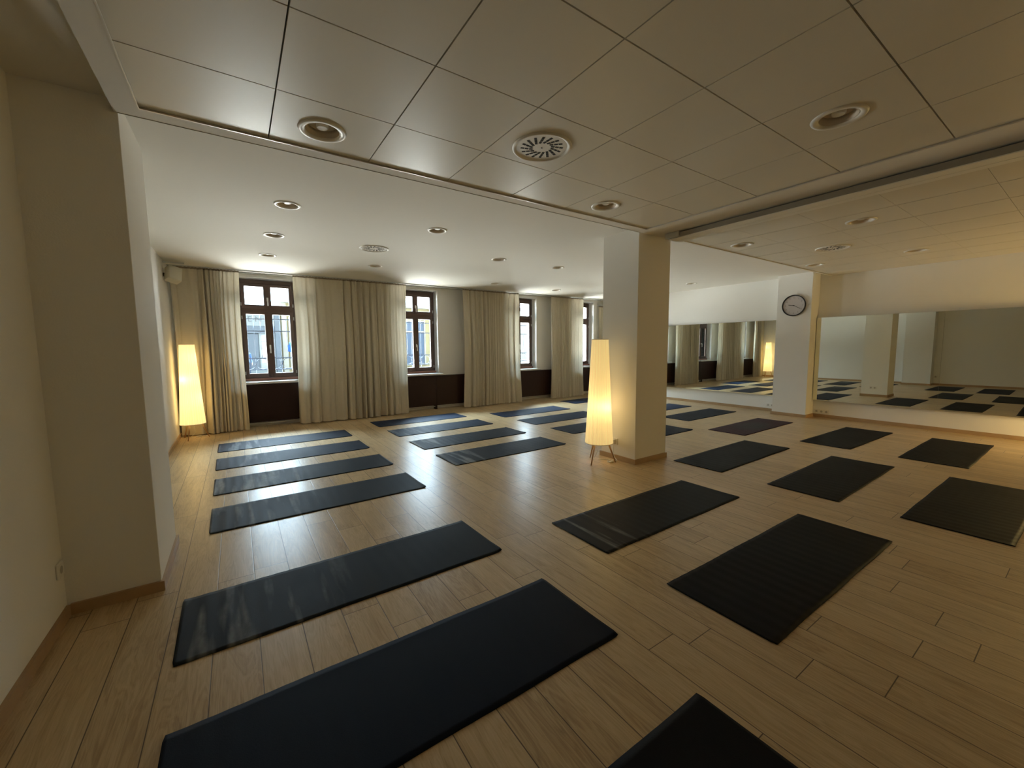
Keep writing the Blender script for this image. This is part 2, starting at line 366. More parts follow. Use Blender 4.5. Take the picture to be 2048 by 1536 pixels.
# baseboards
def baseboard(name, segs, h=0.062, t=0.016):
    bm = bmesh.new()
    for x0, x1, y0, y1 in segs:
        vs = box(bm, x0, x1, y0, y1, 0, h)
    st(obj(name, bm, M_OAKTRIM))
t = 0.016
baseboard('baseboard_left', [(XL, XL + t, YN, 3.155 - t), (XL, XL + t, 3.87 + t, 8.84), (XL + t, -0.46 + t, 3.155 - t, 3.155), (-0.46, -0.46 + t, 3.156, 3.87), (XL + t, -0.46 + t, 3.87, 3.87 + t)])
baseboard('baseboard_pillar', [(3.98 - t, 4.585 + t, 3.2 - t, 3.2), (3.98 - t, 4.585 + t, 3.755, 3.755 + t), (3.98 - t, 3.98, 3.2, 3.755), (4.585, 4.585 + t, 3.2, 3.755)])
baseboard('baseboard_right', [(XR - t, XR, YN, 3.32 - t), (XR - t, XR, 3.93 + t, 8.84), (9.25 - t, XR, 3.32 - t, 3.32), (9.25 - t, XR, 3.93, 3.93 + t), (9.25 - t, 9.25, 3.32, 3.93)])

# ceiling: smooth part towards the windows, niche part by the left wall, panelled part
SPOT_S = [(0.493, 4.559), (0.465, 5.825), (0.467, 7.099), (2.06, 4.59), (2.031, 7.106), (3.541, 5.569), (4.771, 5.586), (4.784, 7.698), (6.624, 7.811), (8.59, 5.434)]
SPOT_P = [(0.509, 2.765), (2.95, 2.762), (2.967, 0.985)]
SPOT_Q = [(5.62, 1.608), (5.60, 2.837), (8.075, 1.66), (8.043, 2.87)]
VENT_P, VENT_S, VENT_Q = (1.746, 2.205), (1.675, 5.876), (6.848, 2.251)
def discs(pts, r, z0, z1):
    bm = bmesh.new()
    for x, y in pts:
        rings = lathe(bm, [(r, z0), (r, z1)], seg=40, cen=(x, y))
        cap(bm, rings[0], flip=True); cap(bm, rings[1])
    return bm
o = st(obj('ceiling', B(XL, XR, 3.155, YW, ZC, 3.0), M_CEIL)); boolean_cut(o, discs(SPOT_S, 0.086, 2.7, ZC + 0.07))
st(obj('ceiling', B(XL, -0.475, YN, 3.155, ZC - 0.01, 3.0), M_CEIL))
bm = bmesh.new()
for a in ((-0.475, -0.36, YN, 3.155), (-0.36, 3.92, 3.04, 3.155), (3.92, 4.645, YN, 3.155), (4.645, XR, 3.125, 3.155)):
    box(bm, a[0], a[1], a[2], a[3], ZB, 3.0)
st(obj('ceiling', bm, M_CEIL))
def panel_field(xl, yl, z, holes, gy, g=0.0036):
    bm = bmesh.new()
    for x0, x1 in zip(xl, xl[1:]):
        for y0, y1 in zip(yl, yl[1:]):
            x0_, x1_ = sorted((x0, x1)); y0_, y1_ = sorted((y0, y1))
            box(bm, x0_ + g, x1_ - g, y0_ + gy, y1_ - gy, z, z + 0.02)
    o = st(obj('ceiling', bm, M_PANEL))
    if holes: boolean_cut(o, discs(holes, 0.094, z - 0.05, z + 0.10))
    bx0, bx1 = min(xl), max(xl); by0, by1 = min(yl), max(yl)
    bm = bmesh.new(); box(bm, bx0, bx1, by0, by1, z + 0.016, z + 0.022)
    o2 = st(obj('ceiling', bm, M_GAP))
    if holes: boolean_cut(o2, discs(holes, 0.094, z - 0.05, z + 0.10))
    box_top = bmesh.new(); box(box_top, bx0, bx1, by0, by1, z + 0.12, 3.0)
    st(obj('ceiling', box_top, M_GAP))
px = [-0.36 + 0.6042 * k for k in range(7)] + [3.905]
py = [3.04] + [2.463 - 0.600 * k for k in range(10)]
panel_field(px, py[:-1] + [YN], ZP, SPOT_P, 0.0036)
qx = [4.65 + 0.629 * k for k in range(8)] + [XR]
qy = [3.12] + [2.51 - 0.629 * k for k in range(9)]
panel_field(qx, qy[:-1] + [YN], 2.768, SPOT_Q, 0.0012, 0.0065)
st(obj('trim_3', B(4.640, 4.6455, YN, 3.125, ZB - 0.002, ZB), M_SEAM))
bm = bmesh.new()   # slim metal edge along the panels
box(bm, -0.36, 3.905, 3.034, 3.041, ZB - 0.003, ZB + 0.004); box(bm, -0.361, -0.355, YN, 3.034, ZB - 0.003, ZB + 0.004)
box(bm, 3.90, 3.906, YN, 3.034, ZB - 0.003, ZB + 0.004)
st(obj('trim_1', bm, M_TRIM))
st(obj('step_shadow_line', B(-0.46, 3.92, 3.151, 3.1545, ZB - 0.002, ZB), M_SEAM))  # dark strip drawn for the shadow line at the step up
st(obj('ceiling', B(XL - 0.2, XR + 0.2, YN - 0.2, 9.45, 3.0, 3.2), M_CEIL))   # slab above everything
# long ceiling casing of a projection screen
t_ = empty('screen_casing', (4.37, 0, ZB - 0.001)); tag(t_, 'long white ceiling casing running from the pillar along the panelled ceiling', 'screen casing')
obj('casing_body', B(-0.100, 0.100, YN + 0.3, 3.0, -0.064, -0.012, bev=0.003), M_CASE_SHADE, t_)
obj('mounting_strip', B(-0.06, 0.06, YN + 0.3, 3.0, -0.012, -0.0005), M_BLACK, t_)
obj('end_bracket', B(-0.125, 0.07, 2.86, 3.04, -0.060, -0.001, bev=0.003), M_GREYW, t_)
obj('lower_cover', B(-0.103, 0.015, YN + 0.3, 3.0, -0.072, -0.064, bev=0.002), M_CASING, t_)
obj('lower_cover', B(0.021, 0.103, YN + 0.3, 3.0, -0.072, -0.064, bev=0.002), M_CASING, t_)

# curtain rails
for k, (y, lab) in enumerate(((8.67, 'slim white double curtain rail on the ceiling carrying the beige curtains'), (8.87, 'bare white rail on the ceiling closest to the windows'))):
    bm = bmesh.new(); box(bm, XL + 0.01, XR - 0.3, y - 0.012, y + 0.012, ZC - 0.014, ZC); box(bm, XL + 0.01, XR - 0.3, y - 0.004, y + 0.004, ZC - 0.016, ZC - 0.014, mi=1)
    tag(obj('curtain_rail', bm, [M_GREYW, M_BLACK]), lab, 'curtain rail')

# ------------------------------------------------------------------ windows
def ring_frame(bm, x0, x1, z0, z1, wl, wr, wb, wt, y0, y1, bev=0.006):
    box(bm, x0, x0 + wl, y0, y1, z0, z1, bev=bev); box(bm, x1 - wr, x1, y0, y1, z0, z1, bev=bev)
    box(bm, x0 + wl - 0.004, x1 - wr + 0.004, y0 + 0.001, y1, z0, z0 + wb, bev=bev); box(bm, x0 + wl - 0.004, x1 - wr + 0.004, y0 + 0.001, y1, z1 - wt, z1, bev=bev)
def handle(parent, x, y, z, down=True):
    bm = bmesh.new()
    box(bm, x - 0.014, x + 0.014, y - 0.012, y, z - 0.035, z + 0.035, bev=0.004)
    tube(bm, [(x, y - 0.01, z), (x, y - 0.045, z)], 0.008)
    box(bm, x - 0.011, x + 0.011, y - 0.055, y - 0.040, z - 0.125 if down else z - 0.02, z + 0.014, bev=0.005)
    obj('handle', bm, M_HANDLE, parent)
def window(i, cx):
    r = st(empty('window_%d' % (i + 1), (cx, 0, 0)))
    bm = bmesh.new(); ring_frame(bm, -WW + 0.005, WW - 0.005, 0.87, WZ1 - 0.005, 0.05, 0.05, 0.045, 0.085, YF, YF + 0.07)
    box(bm, -WW + 0.04, WW - 0.04, YF - 0.012, YF + 0.065, 2.155, 2.235, bev=0.006)
    obj('window_frame', bm, M_FRAME, r)
    for s in (-1, 1):
        x0, x1 = (-0.425, -0.002) if s < 0 else (0.002, 0.425)
        bm = bmesh.new(); ring_frame(bm, x0, x1, 0.905, 2.165, 0.062, 0.062, 0.085, 0.05, YF - 0.022, YF + 0.045); obj('casement_sash', bm, M_FRAME, r)
        bm = bmesh.new(); ring_frame(bm, x0, x1, 2.225, 2.69, 0.06, 0.06, 0.07, 0.055, YF - 0.022, YF + 0.045); obj('fanlight_sash', bm, M_FRAME, r)
        obj('pane', B(x0 + 0.055, x1 - 0.055, YF + 0.01, YF + 0.016, 0.985, 2.12), M_GLASS, r)
        obj('pane', B(x0 + 0.055, x1 - 0.055, YF + 0.01, YF + 0.016, 2.29, 2.64), M_GLASS, r)
    obj('astragal', B(-0.026, 0.026, YF - 0.034, YF - 0.022, 0.91, 2.16, bev=0.005), M_FRAME, r)
    obj('astragal', B(-0.026, 0.026, YF - 0.034, YF - 0.022, 2.23, 2.685, bev=0.005), M_FRAME, r)
    handle(r, 0.0, YF - 0.034, 1.50); handle(r, 0.0, YF - 0.034, 2.40)
    for z in (1.0, 2.05, 2.30):
        for s in (-1, 1):
            bm = bmesh.new(); tube(bm, [(s * 0.428, YF - 0.024, z - 0.03), (s * 0.428, YF - 0.024, z + 0.03)], 0.008); obj('hinge', bm, M_GREYW, r)
    obj('window_sill', B(-WW - 0.05, WW + 0.05, 8.845, YW, 0.808, 0.85, bev=0.006), M_SILL, r)
    obj('window_sill', B(-WW, WW, YW - 0.003, YF + 0.02, 0.808, 0.85), M_SILL, r)
    obj('sill_reflection', B(-WW + 0.002, WW - 0.002, YF - 0.05, YF + 0.0, 0.85, 0.90, bev=0.008), M_SILL_REFLECT, r)  # reflection of the brown frame, built as a coloured strip
    # iron grille outside the glass, bolted into the reveal
    g = empty('window_grille', (cx, 9.40, 0))
    names = ['leftmost', 'second from the left', 'third from the left', 'farthest right']
    tag(g, 'dark iron grille with a row of rings outside the %s window' % names[i], 'window grille', 'iron grilles outside the windows')
    for z in (2.04, 1.805, 1.278, 1.05): obj('rail', B(-WW, WW, -0.006, 0.006, z - 0.009, z + 0.009), M_IRON, g)
    for k in range(-3, 5):
        x = -0.247 + 0.1117 * (k + 1) - 0.0
        if abs(x) > WW - 0.02: continue
        bm = bmesh.new(); tube(bm, [(x, 0, 1.278), (x, 0, 2.14)], 0.006, seg=6); obj('bar', bm, M_IRON, g)
    for k in range(-1, 4):
        x = -0.247 + 0.2235 * k
        if abs(x) < WW: bm = bmesh.new(); tube(bm, [(x, 0, 0.93), (x, 0, 1.278)], 0.006, seg=6); box(bm, x - 0.016, x + 0.016, -0.012, 0.012, 1.15, 1.18, bev=0.004); obj('bar', bm, M_IRON, g)
    for k in range(4):
        x = -0.247 - 0.1117 + 0.2235 * k; pts = [(x + 0.105 * math.cos(a * PI / 12), 0, 1.164 + 0.105 * math.sin(a * PI / 12)) for a in range(25)]
        bm = bmesh.new(); tube(bm, pts, 0.006, seg=6, close=False); obj('ring', bm, M_IRON, g)
for i, cx in enumerate(WIN): window(i, cx)

# radiator covers: one run of four units under the windows
spans = [(XL + 0.02, 1.75), (1.75, 3.85), (3.85, 5.55), (5.55, 7.62), (7.62, XR - 0.02)]
labs = ['dark brown radiator cover in the left corner under the first window', 'dark brown radiator cover behind the widest beige curtain', 'dark brown radiator cover between the two middle windows',
        'dark brown radiator cover under the third window', 'dark brown radiator cover running into the far right corner']
for (x0, x1), lab in zip(spans, labs):
    r = empty('radiator_cover', ((x0 + x1) / 2, 8.93, 0)); tag(r, lab, 'radiator cover', 'radiator covers along the window wall')
    hw = (x1 - x0) / 2 - 0.002
    obj('front_panel', B(-hw, hw, -0.065, -0.045, 0.095, 0.775, bev=0.002), M_BROWN, r)
    obj('side_panel', B(-hw, -hw + 0.02, -0.045, 0.07, 0, 0.775), M_BROWN, r); obj('side_panel', B(hw - 0.02, hw, -0.045, 0.07, 0, 0.775), M_BROWN, r)
    obj('top_board', B(-hw, hw, -0.075, 0.07, 0.775, 0.797, bev=0.002), M_BROWN, r)
    obj('plinth_rail', B(-hw + 0.02, hw - 0.02, -0.03, -0.015, 0.055, 0.075), M_GREYW, r)

# ------------------------------------------------------------------ curtains
def curtain(x0, x1, label, folds, amp, seed, dense=None, zt=ZC - 0.028, yc=8.67, group='beige curtains on the window rail', z0=0.02):
    rnd = random.Random(seed)
    n = int((x1 - x0) * 130) + 30; rows = 26
    # fold phase: integrate a varying frequency
    ph = []; p = rnd.random() * 6
    f0 = folds / (x1 - x0)
    k1, k2, k3 = rnd.random() * 6, rnd.random() * 6, rnd.random() * 6
    for i in range(n + 1):
        u = i / n; f = f0 * (1 + 0.35 * math.sin(u * 7 + k1) + 0.25 * math.sin(u * 17 + k2))
        if dense: f *= dense(u)
        p += 2 * PI * f * (x1 - x0) / n; ph.append(p)
    bm = bmesh.new(); grid = []
    for j in range(rows + 1):
        v = j / rows; z = z0 + (zt - z0) * v; row = []
        top = max(0, (v - 0.93) / 0.07)
        for i in range(n + 1):
            u = i / n; x = x0 + (x1 - x0) * u
            a = amp * (0.75 + 0.35 * math.sin(u * 9 + k3) + 0.2 * math.sin(u * 23 + k1)) * (1 - 0.45 * v) * (1 - 0.5 * top)
            a2 = 1 + (0.5 if not dense else 0.2)
            s = math.sin(ph[i] + 0.25 * math.sin(3 * v + k2))
            s = 1 - 2 * abs(math.cos(ph[i] / 2 + 0.12 * math.sin(3 * v + k2))) ** 0.55
            y = yc + a * s + 0.25 * a * math.sin(2.3 * ph[i] + k2) + 0.006 * top * math.sin(ph[i] * 4)
            xx = x + 0.30 * a * math.cos(ph[i]) + 0.012 * (1 - v) * math.sin(5 * v + k1 + 3 * u) - (u - 0.5) * 0.05 * math.sin(PI * v)
            row.append(bm.verts.new((xx, y, z + (0.006 * s if j == 0 else 0))))
        grid.append(row)
    for a, b in zip(grid, grid[1:]):
        for i in range(n):
            f = bm.faces.new((a[i], a[i + 1], b[i + 1], b[i])); f.smooth = True
    o = obj('curtain', bm, M_CURT)
    tag(o, label, 'curtain', group)
    # gathering tape as a part
    bm = bmesh.new(); pts = [(v.co.x, v.co.y - 0.004, zt - 0.01 + 0.004 * math.sin(i * 0.9)) for i, v in enumerate([])]
    top = grid and None
    bm.free()
    me = o.data; rowv = [me.vertices[rows * (n + 1) + i].co.copy() for i in range(n + 1)]
    bm = bmesh.new(); A = []; Bq = []
    for i, c in enumerate(rowv):
        A.append(bm.verts.new((c.x, c.y - 0.004 - 0.003 * math.sin(i * 1.7), zt - 0.022))); Bq.append(bm.verts.new((c.x, c.y - 0.004 + 0.003 * math.sin(i * 1.7), zt + 0.006 + 0.003 * math.sin(i * 0.8))))
    for i in range(n): bm.faces.new((A[i], A[i + 1], Bq[i + 1], Bq[i]))
    obj('gathering_tape', bm, M_TAPE, o)
    return o
M_TAPE = mat('curtain_tape', (0.30, 0.25, 0.18), 0.9)
curtain(-0.83, 0.115, 'beige curtain in the left corner behind the tall lit lamp', 9, 0.078, 3, dense=lambda u: 0.45 if u < 0.42 else 1.5)
curtain(0.955, 3.13, 'widest beige curtain, hanging between the first and second windows', 13, 0.080, 11)
curtain(4.49, 6.11, 'beige curtain hanging between the second and third windows', 13, 0.078, 5)
curtain(7.17, 8.36, 'beige curtain nearest the far right corner, left of the white pillar', 10, 0.078, 8)
o = curtain(9.26, 9.50, 'narrow pale curtain gathered beside the farthest right window', 3, 0.03, 21, yc=8.93, zt=2.66, z0=0.82, group=None)
bm = bmesh.new(); tube(bm, [(9.24, 8.93, 2.69), (9.56, 8.93, 2.69)], 0.012)
lathe(bm, [(0.001, 2.655), (0.026, 2.67), (0.034, 2.69), (0.026, 2.71), (0.001, 2.725)], seg=16, cen=(9.53, 8.93))
tag(obj('curtain_rod', bm, M_GREYW), 'short rod with a round end in the far right corner of the window wall', 'curtain rod')

# ------------------------------------------------------------------ mirrors
def mirror(y0, y1, label):
    r = empty('wall_mirror', (XR - 0.04, (y0 + y1) / 2, 0.345), math.radians(0.72)); tag(r, label, 'mirror')
    h = (y1 - y0) / 2; nseg = max(1, round((y1 - y0) / 1.75)); w_ = 2 * h / nseg
    for k in range(nseg):
        a = -h + k * w_
        obj('mirror_panel', B(-0.007, -0.001, a + 0.0008, a + w_ - 0.0008, 0, 1.625), M_MIRROR, r)
    obj('backing_board', B(-0.001, 0.003, -h, h, 0, 1.625), M_GREYW, r)
mirror(3.955, 8.3, 'long wall mirror between clock column and window corner, reflecting the curtains and lamp')
mirror(-1.94, 3.31, 'large wall mirror on the right of the clock column, reflecting plain walls and mats')

# ------------------------------------------------------------------ clock at 9:20 on the column
ck = empty('wall_clock', (9.25, 3.615, 2.222)); ck.rotation_euler = (0, 0, -PI / 2)
tag(ck, 'round black-rimmed wall clock hanging on the white column between mirrors', 'clock')
def ydisc(prof, mats, name, seg=48, closed=True):       # lathe about the clock's facing axis (local -y)
    bm = bmesh.new(); rings = lathe(bm, prof, seg=seg)
    if closed: cap(bm, rings[-1])
    bmesh.ops.transform(bm, matrix=Matrix.Rotation(PI / 2, 4, 'X'), verts=bm.verts)
    return obj(name, bm, mats, ck, smooth=False)
ydisc([(0.198, 0.0), (0.207, 0.012), (0.209, 0.038), (0.203, 0.047), (0.194, 0.045), (0.190, 0.022)], M_BLACK, 'rim', closed=False)
ydisc([(0.192, 0.018), (0.191, 0.022)], M_DIAL, 'dial')
def hand(angle, length, wd, name):
    bm = bmesh.new(); box(bm, -wd, wd, -0.031, -0.028, -0.02, length)
    bmesh.ops.transform(bm, matrix=Matrix.Rotation(angle, 4, 'Y'), verts=bm.verts); obj(name, bm, M_BLACK, ck)
hand(math.radians(280), 0.095, 0.0045, 'hour_hand'); hand(math.radians(120), 0.135, 0.0032, 'minute_hand')
ydisc([(0.009, 0.026), (0.009, 0.034)], M_BLACK, 'spindle', 16)
def text_mesh(txt, size, mtl, parent, matrix, name, depth=0.0005):
    cu = bpy.data.curves.new('t', 'FONT'); cu.body = txt; cu.size = size; cu.extrude = depth; cu.align_x = 'CENTER'; cu.align_y = 'CENTER'
    o = bpy.data.objects.new('t', cu); C.objects.link(o); bpy.context.view_layer.update()
    me = bpy.data.meshes.new_from_object(o.evaluated_get(bpy.context.evaluated_depsgraph_get()))
    bpy.data.objects.remove(o); me.transform(matrix); me.materials.append(mtl)
    q = bpy.data.objects.new(name, me); C.objects.link(q); q.parent = parent; return q
for h in range(1, 13):
    a = math.radians(30 * h)
    text_mesh(str(h), 0.040, M_NUM, ck, Matrix.Translation((0.150 * math.sin(a), -0.0235, 0.150 * math.cos(a))) @ Matrix.Rotation(PI / 2, 4, 'X'), 'numeral')
bm = bmesh.new()
for k in range(60):
    vs = box(bm, -0.0008, 0.0008, -0.0235, -0.0225, 0.178, 0.185 if k % 5 else 0.172)
    bmesh.ops.transform(bm, matrix=Matrix.Rotation(k * PI / 30, 4, 'Y'), verts=vs)
obj('minute_marks', bm, M_NUM, ck)

# ------------------------------------------------------------------ downlights and air diffusers
def downlight(x, y, z, label, group, ring=0.118, hole=0.086, first=[None, None]):
    k = 0 if ring < 0.12 else 1
    if first[k] is None:
        r = empty('recessed_downlight', (x, y, z))
        bm = bmesh.new(); lathe(bm, [(ring, 0.0), (ring - 0.003, -0.006), (ring - 0.016, -0.009), (hole + 0.004, -0.005), (hole, 0.004)], flip=True)
        obj('trim_ring', bm, M_WHITE, r)
        bm = bmesh.new(); rr = lathe(bm, [(hole - 0.001, 0.0), (hole - 0.006, 0.02), (hole - 0.018, 0.034)], flip=True); cap(bm, rr[-1])
        obj('reflector', bm, M_REFL, r)
        bm = bmesh.new(); rr = lathe(bm, [(0.034, 0.034), (0.034, 0.018), (0.028, 0.013)], seg=20, flip=True); cap(bm, rr[-1], flip=True)
        obj('bulb', bm, M_WHITE, r)
        first[k] = r
    else:
        r = copy_tree(first[k]); r.location = (x, y, z)
    tag(r, label, 'ceiling light', group)
LS = ['unlit round recessed ceiling light on smooth ceiling, nearest the left column', 'unlit round recessed ceiling light, middle of the three in the leftmost line', 'unlit round recessed ceiling light in front of the leftmost window',
      'unlit round recessed ceiling light on smooth ceiling, in line with the gap between mat columns', 'unlit round recessed ceiling light just in front of the widest curtain', 'faint recessed ceiling light on smooth ceiling, left of the two before the pillar',
      'recessed ceiling light on smooth ceiling closest to the left of the pillar', 'recessed ceiling light in front of the curtain between second and third windows', 'recessed ceiling light in front of the curtain nearest the pillar', 'recessed ceiling light on smooth ceiling right of the pillar, above the first mirror']
for (x, y), l in zip(SPOT_S, LS): downlight(x, y, ZC, l, 'downlights in the smooth ceiling')
LP = ['large round recessed light in the ceiling panels nearest the left column', 'round recessed light in the ceiling panels just left of the pillar top', 'large round recessed light in the ceiling panels at upper right']
for (x, y), l in zip(SPOT_P, LP): downlight(x, y, ZP, l, 'downlights in the ceiling panels', ring=0.135, hole=0.094)
LQ = ['recessed light in the panels beyond the screen casing, above and right of the clock', 'recessed light in the panels beyond the casing, nearest the pillar', 'recessed light in the panels over the big right mirror', 'recessed light in the panels directly above the clock column']
for (x, y), l in zip(SPOT_Q, LQ): downlight(x, y, 2.768, l, 'downlights in the ceiling panels', ring=0.135, hole=0.094)
def vent(x, y, z, label, first=[None]):
    if first[0] is None:
        r = empty('air_diffuser', (x, y, z))
        bm = bmesh.new(); rr = lathe(bm, [(0.196, 0.0), (0.194, -0.007), (0.184, -0.012), (0.176, -0.009), (0.170, -0.004), (0.165, -0.003)], flip=True, seg=64)
        cap(bm, rr[-1], flip=True); obj('face_plate', bm, M_WHITE, r)
        bm = bmesh.new()
        for k in range(16):
            a = 2 * PI * k / 16
            for s in range(3):
                u0 = 0.068 + s * 0.029; u1 = u0 + 0.025
                vs = box(bm, u0, u1, -0.0085, 0.0085, -0.0038, -0.0020)
                bmesh.ops.transform(bm, matrix=Matrix.Rotation(a, 4, 'Z') @ Matrix.Translation((0.0, -0.035, 0)) @ Matrix.Rotation(0.45, 4, 'Z'), verts=vs)
        obj('slots', bm, M_DARKHOLE, r)
        bm = bmesh.new(); rr = lathe(bm, [(0.006, -0.003), (0.006, -0.006)], seg=12, flip=True); cap(bm, rr[-1], flip=True); obj('screw', bm, M_NUM, r)
        first[0] = r
    else:
        r = copy_tree(first[0]); r.location = (x, y, z)
    tag(r, label, 'air vent', 'round swirl air diffusers in the ceiling')
vent(*VENT_P, ZP, 'large round white swirl air vent in the nearest ceiling panels')
vent(*VENT_S, ZC, 'round swirl air vent in the smooth ceiling in front of the widest curtain')
vent(*VENT_Q, 2.768, 'round swirl air vent in the panels beyond the casing, above the clock column')

# ------------------------------------------------------------------ floor lamps
def floor_lamp(x, y, rz, es, bulbs, label):
    r = empty('floor_lamp', (x, y, 0), rz); tag(r, label, 'floor lamp', None)
    shm = shade_material('pleated_shade', es)
    rmod = lambda a: 1 + 0.010 * math.sin(48 * a) + 0.006 * math.sin(13 * a + 1) + 0.004 * math.sin(29 * a)
    zs = [0.25, 0.30, 0.45, 0.70, 0.95, 1.20, 1.45, 1.54]
    R = lambda z: 0.172 + (0.100 - 0.172) * ((z - 0.25) / 1.29) ** 0.9
    bm = bmesh.new(); lathe(bm, [(R(z), z) for z in zs], seg=240, rmod=rmod); obj('lamp_shade', bm, shm, r)
    for z, nm in ((0.25, 'lower_ring'), (1.54, 'upper_ring')):
        bm = bmesh.new(); rr = R(z); tube(bm, [(rr * math.cos(a * PI / 24), rr * math.sin(a * PI / 24), z) for a in range(49)], 0.0045, seg=6, close=False); obj(nm, bm, M_CORD, r)
    bm = bmesh.new(); tube(bm, [(0, 0, 0.27), (0, 0, 1.45)], 0.008); 
    for k in range(3):
        a = 2 * PI * k / 3; tube(bm, [(0, 0, 0.275), (0.165 * math.cos(a), 0.165 * math.sin(a), 0.262)], 0.004)
    obj('inner_pole', bm, M_GREYW, r)
    for k in range(3):
        a = 2 * PI * k / 3
        bm = bmesh.new(); tube(bm, [(0.10 * math.cos(a), 0.10 * math.sin(a), 0.285), (0.205 * math.cos(a), 0.205 * math.sin(a), 0.0)], 0.013, r2=0.007, seg=12); obj('leg', bm, M_LEG, r)
    for bx, by, bz in bulbs:
        bm = bmesh.new(); bmesh.ops.create_icosphere(bm, subdivisions=3, radius=0.028)
        for v in bm.verts: v.co += Vector((bx, by, bz))
        obj('bulb', bm, M_BULB, r, smooth=True)
    bm = bmesh.new(); a = -0.6
    box(bm, 0.150, 0.1545, -0.018, 0.018, 0.275, 0.300); obj('fabric_label', bm, M_DIAL, r)
    return r
SH1 = floor_lamp(-0.655, 8.37, 0.20, 0.9, [(0.05, 0.03, 1.33), (-0.05, -0.03, 0.98), (0.05, 0.0, 0.66)], 'tall lit pleated floor lamp in the left corner in front of a curtain')
SH2 = floor_lamp(3.715, 3.545, 1.344, 0.48, [(0.05, -0.05, 0.72), (-0.06, 0.0, 0.71)], 'tall lit pleated floor lamp standing beside the white pillar')
SH3 = floor_lamp(9.0, -0.35, 0.3, 12.0, [(0.05, 0.03, 1.33), (-0.05, -0.03, 0.98), (0.05, 0.0, 0.66)], 'bright pleated floor lamp by the right wall, nearest the camera of the three lamps')
# cords with foot switches
def cord(pts, swpos, label):
    r = empty('power_cord', swpos); tag(r, label, 'cord')
    L_ = Vector(swpos); bm = bmesh.new(); tube(bm, [p - L_ for p in spline(pts, 10)], 0.004, seg=8); obj('cable', bm, M_CORD, r)
    bm = bmesh.new(); box(bm, -0.036, 0.036, -0.017, 0.017, -0.002, 0.016, bev=0.006); obj('foot_switch', bm, M_CORD, r)
cord([(3.70, 3.56, 0.262), (3.74, 3.60, 0.12), (3.72, 3.64, 0.005), (3.83, 3.58, 0.006), (3.90, 3.50, 0.006), (3.84, 3.44, 0.02), (3.80, 3.42, 0.014), (3.79, 3.47, 0.006), (3.86, 3.49, 0.016), (3.92, 3.43, 0.006), (3.945, 3.50, 0.05), (3.935, 3.50, 0.18), (3.955, 3.51, 0.235)],
     (3.815, 3.43, 0.004), 'white cord and foot switch coiled on the floor by the pillar lamp')
cord([(-0.66, 8.38, 0.262), (-0.64, 8.42, 0.10), (-0.70, 8.46, 0.006), (-0.58, 8.50, 0.006), (-0.50, 8.52, 0.006), (-0.46, 8.56, 0.006)], (-0.60, 8.49, 0.004), 'white cord and foot switch on the floor under the corner lamp')

# ------------------------------------------------------------------ sockets
def socket(loc, rz, n, label, vertical=False, plug=False):
    r = empty('wall_socket', loc, rz); tag(r, label, 'socket')
    w_ = 0.041 * n
    obj('cover_plate', B(-w_, w_, -0.012, 0, -0.041, 0.041, bev=0.004) if not vertical else B(-0.041, 0.041, -0.012, 0, -w_, w_, bev=0.004), M_WHITE, r)
    for k in range(n):
        c = -w_ + 0.041 + 0.082 * k; bm = bmesh.new(); rr = lathe(bm, [(0.021, 0.0118), (0.021, 0.0125), (0.017, 0.0122)], seg=20); cap(bm, rr[-1])
        bmesh.ops.transform(bm, matrix=Matrix.Translation((c, 0, 0) if not vertical else (0, 0, c)) @ Matrix.Rotation(PI / 2, 4, 'X'), verts=bm.verts); obj('outlet', bm, M_OUT, r)
    if plug:
        obj('plug', B(-0.022, 0.022, -0.055, -0.012, -0.030, 0.030, bev=0.006), M_WHITE, r)
socket((3.98, 3.51, 0.235), -PI / 2, 1, 'white socket with a plug low on the pillar behind the lamp', plug=True)
socket((XR, 4.11, 0.135), -PI / 2, 2, 'white double socket under the mirror left of the clock column')
socket((XR, 3.17, 0.115), -PI / 2, 3, 'cream triple socket under the big mirror right of the clock column')
socket((XL, 3.09, 0.29), PI / 2, 1, 'white socket low on the near left wall beside the column')
socket((4.585, 3.50, 0.24), PI / 2, 2, 'white double socket on the mirror side of the pillar, seen in the mirror')

# ------------------------------------------------------------------ loudspeaker in the left corner
sp = empty('wall_speaker', (-0.735, 8.22, 2.615)); sp.rotation_euler = (math.radians(-18), math.radians(14), math.radians(28))
tag(sp, 'small cream loudspeaker on a bracket high in the left corner', 'loudspeaker')
obj('cabinet', B(-0.088, 0.088, -0.07, 0.07, -0.115, 0.115, bev=0.012), M_SPK, sp)
obj('grille', B(-0.080, 0.080, -0.076, -0.069, -0.107, 0.107, bev=0.004), M_SPK, sp)
bm = bmesh.new(); tube(bm, [(-0.03, 0.06, 0.0), (-0.07, 0.12, 0.03), (-0.085, 0.13, 0.14)], 0.010); obj('bracket_arm', bm, M_GREYW, sp)
obj('bracket_joint', B(-0.105, -0.06, 0.06, 0.11, -0.02, 0.02, bev=0.006), M_BLACK, sp)
tag(obj('bracket_rail', B(XL + 0.002, -0.60, 8.30, 8.33, 2.800, 2.825, bev=0.003), M_GREYW), 'short flat bracket rail under the ceiling above the corner loudspeaker', 'bracket')

